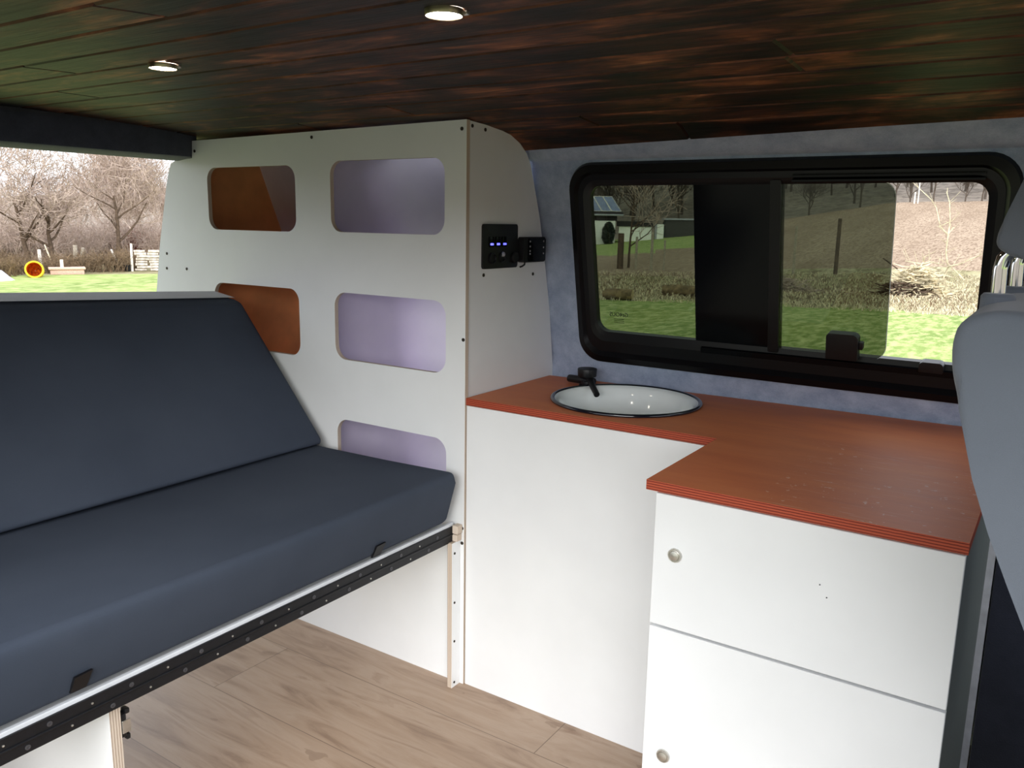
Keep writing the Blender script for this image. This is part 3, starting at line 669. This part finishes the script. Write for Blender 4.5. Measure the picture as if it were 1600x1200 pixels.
def tree_thing(name, T, B, m1, m2, label, cat, loc, group=None):
    t = thing(name, label, cat, (0,0,0), group)
    T.build('trunk', m1, t, fix=False, smooth=60); B.build('branches', m2, t, fix=False, smooth=0)
    t.location = loc; return t
def P3(x, y, dz=0): return (x, y, ht(x, y)+dz)
T, B = grow(4, 3.6, .085, .30, 4, (7,5,5,4), .95, .1, .3, .008, .3)
t1 = tree_thing('bare_tree', T, B, M['bark'], M['twig'], 'bare old orchard tree with a straight trunk behind the yellow barrel', 'tree', P3(-25.6,11.8))
T, B = grow(11, 3.0, .085, .16, 4, (6,5,5,4), 1.0, .25, .25, .008, .3)
t2 = tree_thing('bare_tree', T, B, M['bark'], M['twig'], 'low-forking bare orchard tree behind the stone planter', 'tree', P3(-25.2,12.3)); t2.rotation_euler = (0,0,2.2)
T, B = grow(23, 3.7, .085, .32, 4, (7,5,5,4), .9, .08, .35, .008, .25)
t3 = tree_thing('bare_tree', T, B, M['bark'], M['twig'], 'bare tree with a short trunk left of the firewood stack', 'tree', P3(-25.0,14.3))
T, B = grow(31, 6.5, .10, .22, 4, (8,7,6,4), .75, .08, .5, .008, 0)
wl = 'pale bare tree in the thicket behind the orchard trees'
w1 = tree_thing('bare_tree', T, B, M['twig'], M['twig'], wl, 'tree', P3(-36,15), 'thicket trees behind the orchard')
T, B = grow(37, 5.0, .08, .12, 4, (9,7,6,4), .8, .1, .5, .008, 0)
w2 = tree_thing('bare_tree', T, B, M['twig'], M['twig'], wl, 'tree', P3(-33,19), 'thicket trees behind the orchard')
R = random.Random(5)
for i in range(26):
    az = -75+i*.86+R.uniform(-.6,.6); r = R.uniform(34,58); x, y = at_az(r, az)
    copy_tree((w1, w2)[i % 2], P3(x, y), R.uniform(0,6.28), R.uniform(.75,1.1)*(.5 if az < -61.5 else .78))
# side view trees
T, B = grow(41, 4.2, .05, .30, 3, (8,5,4), .9, .06, .35, .009, 0)
ta = tree_thing('bare_tree', T, B, M['bark'], M['twig'], 'slim bare tree standing before the white house', 'tree', P3(-12.27,26.24)); ta.rotation_euler = (0,0,1)
cl = 'bare tree in the hazy row along the crest beyond the ploughed field'
M['hazetwig'] = simple('hazy_grey_twigs', (90,80,72), .9, .1, vary=.15, nscale=6)
h1, h2 = [copy_tree(q, P3(*p), .5, .9, cl) for q, p in ((w1, (-27,66)), (w2, (-24.5,67)))]
for q in (h1, h2):
    q['group'] = 'trees on the crest beyond the field'
    for ch in q.children:
        ch.data = ch.data.copy(); ch.data.materials[0] = M['hazetwig']
c1 = copy_tree(h1, P3(-6.9,60), 1.0, .62, cl); c1['group'] = 'trees on the crest beyond the field'
for i, (x, y, s, k) in enumerate(((-5.1,60.5,.6,1),(-4.2,61,.58,0),(-8.6,62,.7,1),(-12,63,.8,0),(-15.5,63,.85,1),(-2.5,62,.7,0),(-19,63,.9,0),(-22.5,64,.9,1))):
    o = copy_tree((h1, h2)[k], P3(x, y), i*1.3, s, cl); o['group'] = 'trees on the crest beyond the field'
fl = 'bare tree in the grey woodland on the slope behind the house and field'
for i in range(34):
    az = -34+i*.98+R.uniform(-.4,.4); r = R.uniform(70,84); x, y = at_az(r, az)
    o = copy_tree((h1, h2)[i % 2], P3(x, y), R.uniform(0,6.28), R.uniform(.9,1.4), fl); o['group'] = 'woodland trees on the far slope'
# brambles and small shrubs
def shrub(seed, n, H, W, r, kidn=4):
    R = random.Random(seed); mb = MB()
    for i in range(n):
        a = R.uniform(0,6.28); q = math.sqrt(R.random())*W; p = Vector((q*math.cos(a), q*math.sin(a), -.03)); d = Vector((R.uniform(-.6,.6), R.uniform(-.6,.6), 1)).normalized(); L = H*R.uniform(.5,1.1)
        m = p+d*L*.5; e = m+(d+Vector((R.uniform(-.6,.6), R.uniform(-.6,.6), R.uniform(-.5,.3)))).normalized()*L*.5
        mb.tube([p,m,e], [r,r*.8,r*.4], 3, cap=False)
        for k in range(kidn):
            s = m.lerp(e, R.random()); v = Vector((R.uniform(-1,1), R.uniform(-1,1), R.uniform(-.3,.9))).normalized()*L*.3
            mb.tube([s, s+v], [r*.6, r*.35], 3, cap=False)
    return mb
hl = 'brown bramble bush in the low hedge at the edge of the lawn'
hb = shrub(2, 170, .6, .55, .007, 5).build('bramble_bush', M['darktwig'], None, fix=False, smooth=0); tag(hb, hl, 'bush', 'hedge bushes along the lawn'); hb.location = P3(-22.6,9.4)
for i, (x, y) in enumerate(((-23.1,10.3),(-22.9,11.3),(-22.9,11.9),(-22.6,12.6),(-22.9,13.3),(-24.3,9.2),(-24.4,10.7),(-23.6,13.9),(-24.2,12.4),(-22.0,8.0),(-23.6,8.3))):
    c = hb.copy(); C.objects.link(c); c.location = P3(x, y); c.rotation_euler = (0,0,i*1.1); c.scale = (1,1,.8+.1*(i % 4))
tb_ = shrub(17, 150, 1.5, .7, .008, 6).build('thicket_shrub', M['twig'], None, fix=False, smooth=0); tag(tb_, 'tall pale twiggy shrub in the thicket behind the low hedge', 'bush', 'tall shrubs behind the hedge'); tb_.location = P3(-30.2,12.4)
for i in range(16):
    az = -71+i*1.0; r_ = 32.5+(i*7 % 5)*.9; x, y = at_az(r_, az); c = tb_.copy(); C.objects.link(c); c.location = P3(x, y); c.rotation_euler = (0,0,i*2.1); s_ = .85+.09*(i*3 % 5); c.scale = (s_, s_, s_)
rs_ = shrub(7, 200, 1.15, .5, .009, 5).build('red_shrub', M['redtwig'], None, fix=False, smooth=0); tag(rs_, 'reddish brown twiggy shrub above the firewood stack', 'bush'); rs_.location = P3(-27.4,16.7)
def post(x, y, h, r, label, mat='post', tilt=0, name='fence_post', grp=None, sq=False):
    mb = MB(); dx, dy = math.sin(tilt)*h*.89, math.sin(tilt)*h*.45; z = ht(x, y)
    mb.tube([(x,y,z-.1),(x+dx*.5,y+dy*.5,z+h*.5),(x+dx,y+dy,z+h-.01),(x+dx,y+dy,z+h)], [r*1.05,r,r*.95,r*.7], 4 if sq else 8); o = mb.build(name, M[mat], None, (x,y,z)); return tag(o, label, 'post', grp)
post(-24.9,11.75,.58,.05, 'pale square post just behind the yellow barrel', 'paintpost', sq=True)
post(-23.7,12.2,.74,.065, 'dark weathered fence post right of the stone planter')
post(-23.9,12.45,.66,.05, 'grey fence post leaning beside the dark weathered post', tilt=.16)
post(-22.2,13.05,.82,.036, 'thin pale post at the left end of the firewood stack', 'paintpost', .02)
post(-22.9,13.1,.62,.028, 'pale pole leaning left beside the black pots', 'paintpost', -.42, 'leaning_pole')
post(-24.0,11.7,.75,.018, 'thin bent pale stick leaning over the stone planter', 'palestem', -.35, 'stick')
# barrel lying with its mouth towards the van
bl = thing('barrel', 'yellow plastic barrel lying on the lawn edge with stained inside', 'barrel', P3(-21.5,9.85))
bz = ht(-21.5,9.85)+.215; d = Vector((.86,-.48,.12)).normalized(); q = d.to_track_quat('Z', 'Y').to_matrix().to_4x4(); q.translation = Vector((-21.5,9.85,bz))
mb = MB(); mb.lathe([(.20,-.62),(.215,-.55),(.22,-.3),(.225,0),(.222,.012),(.185,.012),(.180,0)], q, 28, capend=False); mb.build('shell', M['yellow'], bl, fix=False)
mb = MB(); mb.lathe([(.180,0),(.178,-.25),(.16,-.56),(.01,-.57)], q, 28, capend=False); mb.build('inside', M['rustin'], bl, fix=False)
pl = thing('stone_planter', 'pinkish low stone planter with a pale tube standing in it', 'planter', P3(-22.3,11.15))
z = ht(-22.3,11.15)
A4 = Matrix.Translation((-22.3,11.15,z)) @ Matrix.Rotation(math.radians(63), 4, 'Z')
mb = MB(); mb.box((-.42,-.2,-.02), (.42,.2,.13), r=.02, M4=A4); mb.build('trough', M['brick'], pl)
mb = MB(); mb.box((-.46,-.24,.13), (.46,.24,.19), r=.015, M4=A4); mb.build('slab', M['brick'], pl)
mb = MB(); mb.tube([A4 @ Vector((-.12,0,.19)), A4 @ Vector((-.12,0,.40))], .045, 12); mb.build('tube', M['paintpost'], pl)
# heap of sheeting at the far left
mb = MB(); vs = []; fs = []; R = random.Random(8)
for i in range(9):
    for j in range(9):
        u, v = (i-4)/4, (j-4)/4; e = max(0, 1-(u*u+v*v)**.5); vs.append((-21.3+u*.50, 8.70+v*.4, ht(-21.3,8.75)-.02+.24*min(1, e*2)+(.07*R.random() if e > 0 else 0)))
for i in range(8):
    for j in range(8): fs.append((i*9+j, (i+1)*9+j, (i+1)*9+j+1, i*9+j+1))
mb.add(vs, fs); tag(mb.build('sheet_heap', M['tarp'], None, (-21.3,8.75,ht(-21.3,8.75))), 'crumpled pale grey sheet heaped at the left lawn edge', 'sheet')
# firewood stack
R = random.Random(4); e1 = Vector((.62,.78,0)).normalized(); base = Vector((-22.15,13.15,0)); n1 = 0; first = None
for row in range(8):
    for k in range(3):
        L = R.uniform(.30,.36); p0 = base+e1*(k*.37+R.uniform(-.03,.03))+Vector((R.uniform(-.03,.03), 0, ht(-22.1,13.2)+.05+row*.078))
        mb = MB(); r_ = R.uniform(.030,.042); mb.tube([(0,0,0), e1*L*.5+Vector((0,0,R.uniform(-.006,.006))), e1*L], [r_,r_*1.05,r_*.95], 6)
        o = mb.build('firewood_log', M['firewood'], None); o.location = p0; tag(o, 'pale split log in the low firewood stack by the tall cabinet edge', 'log', 'logs of the firewood stack')
for i, (x, y) in enumerate(((-22.45,12.75),(-22.25,12.93))):
    z = ht(x, y); mb = MB(); mb.lathe([(.07,0),(.095,.14),(.1,.19),(.09,.19),(.08,.05)], Matrix.Translation((x,y,z)), 16); tag(mb.build('plant_pot', M['socket'], None, (x,y,z)), ('black plant pot at the foot of the leaning pole', 'black plant pot closest to the thin pale post')[i], 'pot')
mb = MB(); x, y = -29.6,18.7; z = ht(x, y); mb.box((x-.12,y-.12,z), (x+.12,y+.12,z+.45)); mb.box((x-.28,y-.22,z+.45), (x+.28,y+.22,z+.72), r=.05); tag(mb.build('beehive', M['paintpost'], None, (x,y,z)), 'white box on a leg behind the firewood stack', 'box')
# ------------------------------------------------------------------ things beyond the side window
post(-12.25,25.5,1.25,.115, 'thick grey tree stump post, leftmost of the row before the house', 'bark')
post(-11.73,25.7,1.12,.045, 'weathered fence post second from the thick stump')
post(-10.87,25.1,1.30,.05, 'tallest slim fence post with a pale sunlit side')
post(-10.62,25.6,1.02,.035, 'thin fence post at the right end of the row before the house')
post(-4.97,25.8,1.7,.06, 'dark gate post seen through the sliding pane', 'bark')
post(-6.1,25.2,1.5,.04, 'slim pale post left of the dark gate post')
post(-7.5,56.5,.7,.045, 'short white stake on the crest of the field', 'paintpost', name='stake')
post(-7.3,56.5,1.5,.035, 'tall thin white stake on the crest of the field', 'paintpost', name='stake')
def log(p, q, r, label):
    t = thing('log', label, 'log', p); p = Vector(p); q = Vector(q); dr = (q-p).normalized()
    mb = MB(); mb.tube([p, p.lerp(q,.3)+Vector((0,0,.01)), p.lerp(q,.7), q], [r,r*1.05,r*.95,r*.98], 12); mb.build('bark', M['log'], t)
    mb = MB(); mb.tube([q, q+dr*.004], r*.96, 12); mb.build('cut_end', M['logend'], t); return t
log((-7.45,15.15,-.44), (-6.85,15.28,-.42), .125, 'short grey log with a pale cut end at the lawn edge')
log((-7.75,15.6,-.48), (-7.42,15.7,-.48), .08, 'thin dark log behind the short grey log')
log((-6.95,17.1,-.43), (-5.9,17.5,-.43), .13, 'long mossy log lying right of the short grey log')
def tangle(seed, n, cx, cy, w, d, h, r, mat, name, label, cat, rot=0):
    R = random.Random(seed); mb = MB(); ca, sa = math.cos(rot), math.sin(rot)
    for i in range(n):
        u, v = R.gauss(0,.45)*w, R.gauss(0,.4)*d; x, y = cx+u*ca-v*sa, cy+u*sa+v*ca; e = max(0, 1-(u/w)**2-(v/d)**2)
        z = ht(x, y)+R.random()*h*e+.02; a = R.uniform(0,6.28); L = R.uniform(.15,.5); up = R.uniform(-.15,.25)
        v3 = Vector((math.cos(a), math.sin(a), up))*L; p = Vector((x,y,z)); mb.tube([p, p+v3*.5+Vector((0,0,R.uniform(-.05,.05))), p+v3], [r,r*.9,r*.5], 4, cap=False)
    o = mb.build(name, M[mat], None, (cx,cy,ht(cx,cy)), fix=False, smooth=0); return tag(o, label, cat, kind='stuff')
tangle(3, 620, -2.1,21.7,.75,.4,.75,.018, 'palestem', 'brush_pile', 'heap of pale cut branches on the dry grass', 'branches')
tangle(9, 160, -2.3,21.5,.6,.35,.35,.022, 'bark', 'branch_heap', 'darker thick branches under the pale cut brush', 'branches')
tangle(6, 260, -5.4,20.8,1.3,.5,.35,.016, 'twig', 'brush_pile', 'grey brush heap among the fence posts by the house', 'branches')
# dry stems covering the verge
R = random.Random(12); mb = MB()
def blade(mb, x, y, h, w):
    z = ht(x, y)-.02; a = R.uniform(0,6.28); b = R.uniform(.2,1.3)*h; p = Vector((x,y,z)); dx = Vector((math.cos(a), math.sin(a), 0)); ex = Vector((.9,.4,0))*w
    m = p+dx*b*.4+Vector((0,0,h*.6)); t = p+dx*b+Vector((0,0,h*R.uniform(.35,1)))
    mb.add([p-ex, p+ex, m+ex*.7, m-ex*.7, t], [(0,1,2,3),(3,2,4)])
for i in range(9000):
    az = R.uniform(-34,-2); r = 18.4+10*R.random()**1.25; x, y = at_az(r, az); blade(mb, x, y, R.uniform(.04,.16), .009)
o = mb.build('dry_grass', M['palestem'], None, fix=False, smooth=0); tag(o, 'dry straw-coloured grass and weeds between the lawn and the field', 'grass', kind='stuff')
mb = MB()
for i in range(5200):
    az = R.uniform(-34,-2); r = 19+8.5*R.random(); x, y = at_az(r, az); blade(mb, x, y, R.uniform(.05,.22), .007)
o = mb.build('weed_stems', M['darktwig'], None, fix=False, smooth=0); tag(o, 'brown weed stems standing in the dry grass', 'weeds', kind='stuff')
# sprawling shrub seen through the open part of the window
def sapling(base, rows, name, label, sc=.0212/6):
    base = Vector(base); rt_ = Vector((.994,-.11,0)); mb = MB(); R = random.Random(2)
    for r, pts in rows:
        P_ = [base+rt_*((x-460)*sc)+Vector((0,0,(915-y)*sc))+Vector((.11,.994,0))*R.uniform(-.08,.08) for x, y in pts]
        mb.tube(P_, [r*(1-.6*i/(len(P_)-1)) for i in range(len(P_))], 5)
        for i in range(len(P_)-1):
            for k in range(2):
                s = P_[i].lerp(P_[i+1], R.random()); mb.tube([s, s+Vector((R.uniform(-.3,.3), R.uniform(-.3,.3), R.uniform(0,.4)))], [r*.35, r*.2], 3)
    return tag(mb.build(name, M['palestem'], None, base, fix=False), label, 'shrub')
b0 = (-2.25,25.95,ht(-2.25,25.95)-.02)
sapling(b0, [(.04,[(385,915),(370,800),(385,740)]),(.025,[(365,800),(300,790),(235,780)]),(.03,[(372,800),(430,780),(545,805)])], 'pruned_stump', 'small pruned stump with short arms behind the brush heap')
sapling(b0, [(.028,[(535,925),(565,820),(545,700),(545,560),(540,440),(520,290),(490,210)]),(.02,[(545,570),(470,490),(430,340),(380,270),(210,120)]),(.014,[(470,490),(560,440),(615,360)]),(.013,[(545,560),(575,490)]),(.024,[(562,815),(650,790),(740,740),(880,660)]),(.02,[(600,820),(700,910),(760,915)])], 'sapling', 'pale many-stemmed sapling with long arms against the ploughed field')
mb = MB(); mb.tube([(-3.6,25.6,ht(-3.6,25.6)+.55),(-3.2,25.7,ht(-3.2,25.7)+.25),(-3.0,25.6,ht(-3,25.6))], [.02,.025,.02], 6); tag(mb.build('fallen_branch', M['bark'], None, (-3.2,25.7,-.3)), 'bare fallen branch left of the pruned stump', 'branch')
# house with solar roof, lean-to and shed
FWD = Vector((-.454,.891,0)); RGT = Vector((.891,.454,0)); H0 = Vector((-23.5,47.3,-.35))
def hp_(k, d, z): return H0+RGT*k+FWD*d+Vector((0,0,z))
hs = thing('house', 'white house with solar panels on its roof, upper left in the window', 'house', tuple(H0))
def hbox(k0, k1, d0, d1, z0, z1, name, mat, par):
    mb = MB(); vs = [hp_(k, d, z) for z in (z0,z1) for (k, d) in ((k0,d0),(k1,d0),(k1,d1),(k0,d1))]
    mb.add(vs, [(0,1,2,3),(4,5,6,7),(0,1,5,4),(1,2,6,5),(2,3,7,6),(3,0,4,7)]); return mb.build(name, M[mat], par)
hbox(-7,0,0,4,-.3,1.62,'wall','render',hs)
hbox(-7,.1,.05,4,1.62,2.0,'upper_wall','roofdark',hs)
mb = MB(); mb.add([hp_(-7.3,-.25,2.0),hp_(.45,-.25,2.0),hp_(-.25,2.2,3.1),hp_(-7.3,2.2,3.1),hp_(-7.3,-.25,2.12),hp_(.47,-.25,2.12),hp_(-.22,2.2,3.2),hp_(-7.3,2.2,3.2)], [(0,1,2,3),(4,5,6,7),(0,1,5,4),(1,2,6,5),(2,3,7,6),(3,0,4,7)]); rf = mb.build('roof', M['roofdark'], hs)
for i in range(5):
    k = .38-.62*i-.60; mb = MB()
    def rp(k, t, e=.03): return hp_(k-.70*t, -.2+2.36*t, 2.14+1.06*t+e)
    mb.add([rp(k+.03,.05),rp(k+.58,.05),rp(k+.58,.95),rp(k+.03,.95)], [(0,1,2,3)]); pn = mb.build('solar_panel', M['solar'], rf, fix=False)
    mb = MB(); w_ = .03
    for a, b, c_, d_ in ((k,.03,k+.61,.05),(k,.95,k+.61,.975),(k,.05,k+.03,.95),(k+.58,.05,k+.61,.95)): mb.add([rp(a,b,.04),rp(c_,b,.04),rp(c_,d_,.04),rp(a,d_,.04)], [(0,1,2,3)])
    mb.build('panel_frame', M['paintpost'], pn, fix=False)
mb = MB(); mb.tube([hp_(-7.3,-.3,1.98), hp_(.5,-.3,1.98)], .06, 8); mb.build('gutter', M['lightmark'], hs)
ln = thing('lean_to', 'low white outbuilding wall with dark roof right of the house', 'building', tuple(hp_(1.3,1,0)))
hbox(.25,2.35,1.0,3,-.1,1.28,'wall','render',ln); hbox(.1,2.45,.9,3.1,1.28,1.62,'roof','roofdark',ln)
tb = thing('white_tank_housing', 'small upright white box between outbuilding and dark shed', 'box', tuple(hp_(2.8,1.2,0)))
hbox(2.72,3.15,1.2,1.8,.1,1.45,'front','render',tb); hbox(2.58,2.72,1.21,1.8,.1,1.5,'side','lightmark',tb)
sd = thing('dark_shed', 'dark grey shed behind the field, right of the white outbuilding', 'building', tuple(hp_(5,2,0)))
hbox(3.3,7.5,2.2,5,.0,1.75,'wall','greywall',sd); hbox(3.2,7.6,2.1,5.1,1.75,1.86,'roof_edge','lightmark',sd)
def leafy(seed, n, w, h, name, label, loc, cone=False):
    R = random.Random(seed); mb = MB()
    for i in range(n):
        t = R.random(); a = R.uniform(0,6.28); q = w*math.sqrt(R.random())*((1-t)*.9+.12 if cone else math.sin(PI*min(1,t*.9+.1))**.5)
        p = Vector((q*math.cos(a), q*math.sin(a), t*h)); s = .09; u = Vector((R.uniform(-1,1),R.uniform(-1,1),R.uniform(-1,1))).normalized()*s; v = u.orthogonal().normalized()*s*.7
        mb.add([p-u, p+v, p+u, p-v], [(0,1,2,3)])
    o = mb.build(name, M['evergreen'], None, fix=False, smooth=0); o.location = loc; return tag(o, label, 'bush')
leafy(1, 900, .42, 1.35, 'evergreen_bush', 'tall dark evergreen bush at the house corner', P3(-23.6,46.6))
leafy(2, 600, .4, .85, 'evergreen_bush', 'lower dark bush before the white house wall', P3(-24.7,45.9))
leafy(3, 900, .5, 2.3, 'conifer', 'dark conifer rising above the thicket at far left', P3(-38.5,15.3,2.6), True)
# ------------------------------------------------------------------ camera, world, light
cam = bpy.data.cameras.new('camera'); co = bpy.data.objects.new('camera', cam); C.objects.link(co); bpy.context.scene.camera = co
yaw, pit, rol = .5853, .1929, .0177
fw = Vector((-math.sin(yaw)*math.cos(pit), math.cos(yaw)*math.cos(pit), -math.sin(pit))); rt = Vector((math.cos(yaw), math.sin(yaw), 0)); up = rt.cross(fw)
r2 = math.cos(rol)*rt+math.sin(rol)*up; u2 = -math.sin(rol)*rt+math.cos(rol)*up
m = Matrix((r2, u2, -fw)).transposed().to_4x4(); m.translation = Vector((1.11924,-1.49453,1.11692)); co.matrix_world = m
cam.sensor_width = 36; cam.lens = 36*1299.81/1600; cam.clip_start = .01; cam.clip_end = 400
w = bpy.data.worlds.new('overcast'); bpy.context.scene.world = w; w.use_nodes = True; nt = w.node_tree; nt.nodes.clear()
bg = nt.nodes.new('ShaderNodeBackground'); wo = nt.nodes.new('ShaderNodeOutputWorld'); nt.links.new(bg.outputs[0], wo.inputs[0])
tc = nt.nodes.new('ShaderNodeTexCoord'); nz = nt.nodes.new('ShaderNodeTexNoise'); nz.inputs['Scale'].default_value = 2.2; nt.links.new(tc.outputs['Generated'], nz.inputs['Vector'])
cr = nt.nodes.new('ShaderNodeValToRGB'); cr.color_ramp.elements[0].color = (.72,.83,1,1); cr.color_ramp.elements[1].color = (1,1,1,1); nt.links.new(nz.outputs['Fac'], cr.inputs['Fac']); nt.links.new(cr.outputs[0], bg.inputs['Color'])
bg.inputs['Strength'].default_value = 1.5
sl = bpy.data.lights.new('sun', 'SUN'); sl.energy = 2.0; sl.angle = math.radians(50); sl.color = (1,.98,.95); so = bpy.data.objects.new('sun', sl); C.objects.link(so)
so.rotation_euler = Vector((-.45,.75,-.42)).to_track_quat('-Z', 'Y').to_euler()
vs_ = bpy.context.scene.view_settings; vs_.view_transform = 'Standard'; vs_.look = 'None'; vs_.exposure = .78; vs_.gamma = 1
cy = bpy.context.scene.cycles; cy.max_bounces = 10; cy.diffuse_bounces = 6; cy.glossy_bounces = 4; cy.transparent_max_bounces = 16; cy.sample_clamp_indirect = 6; cy.use_denoising = True
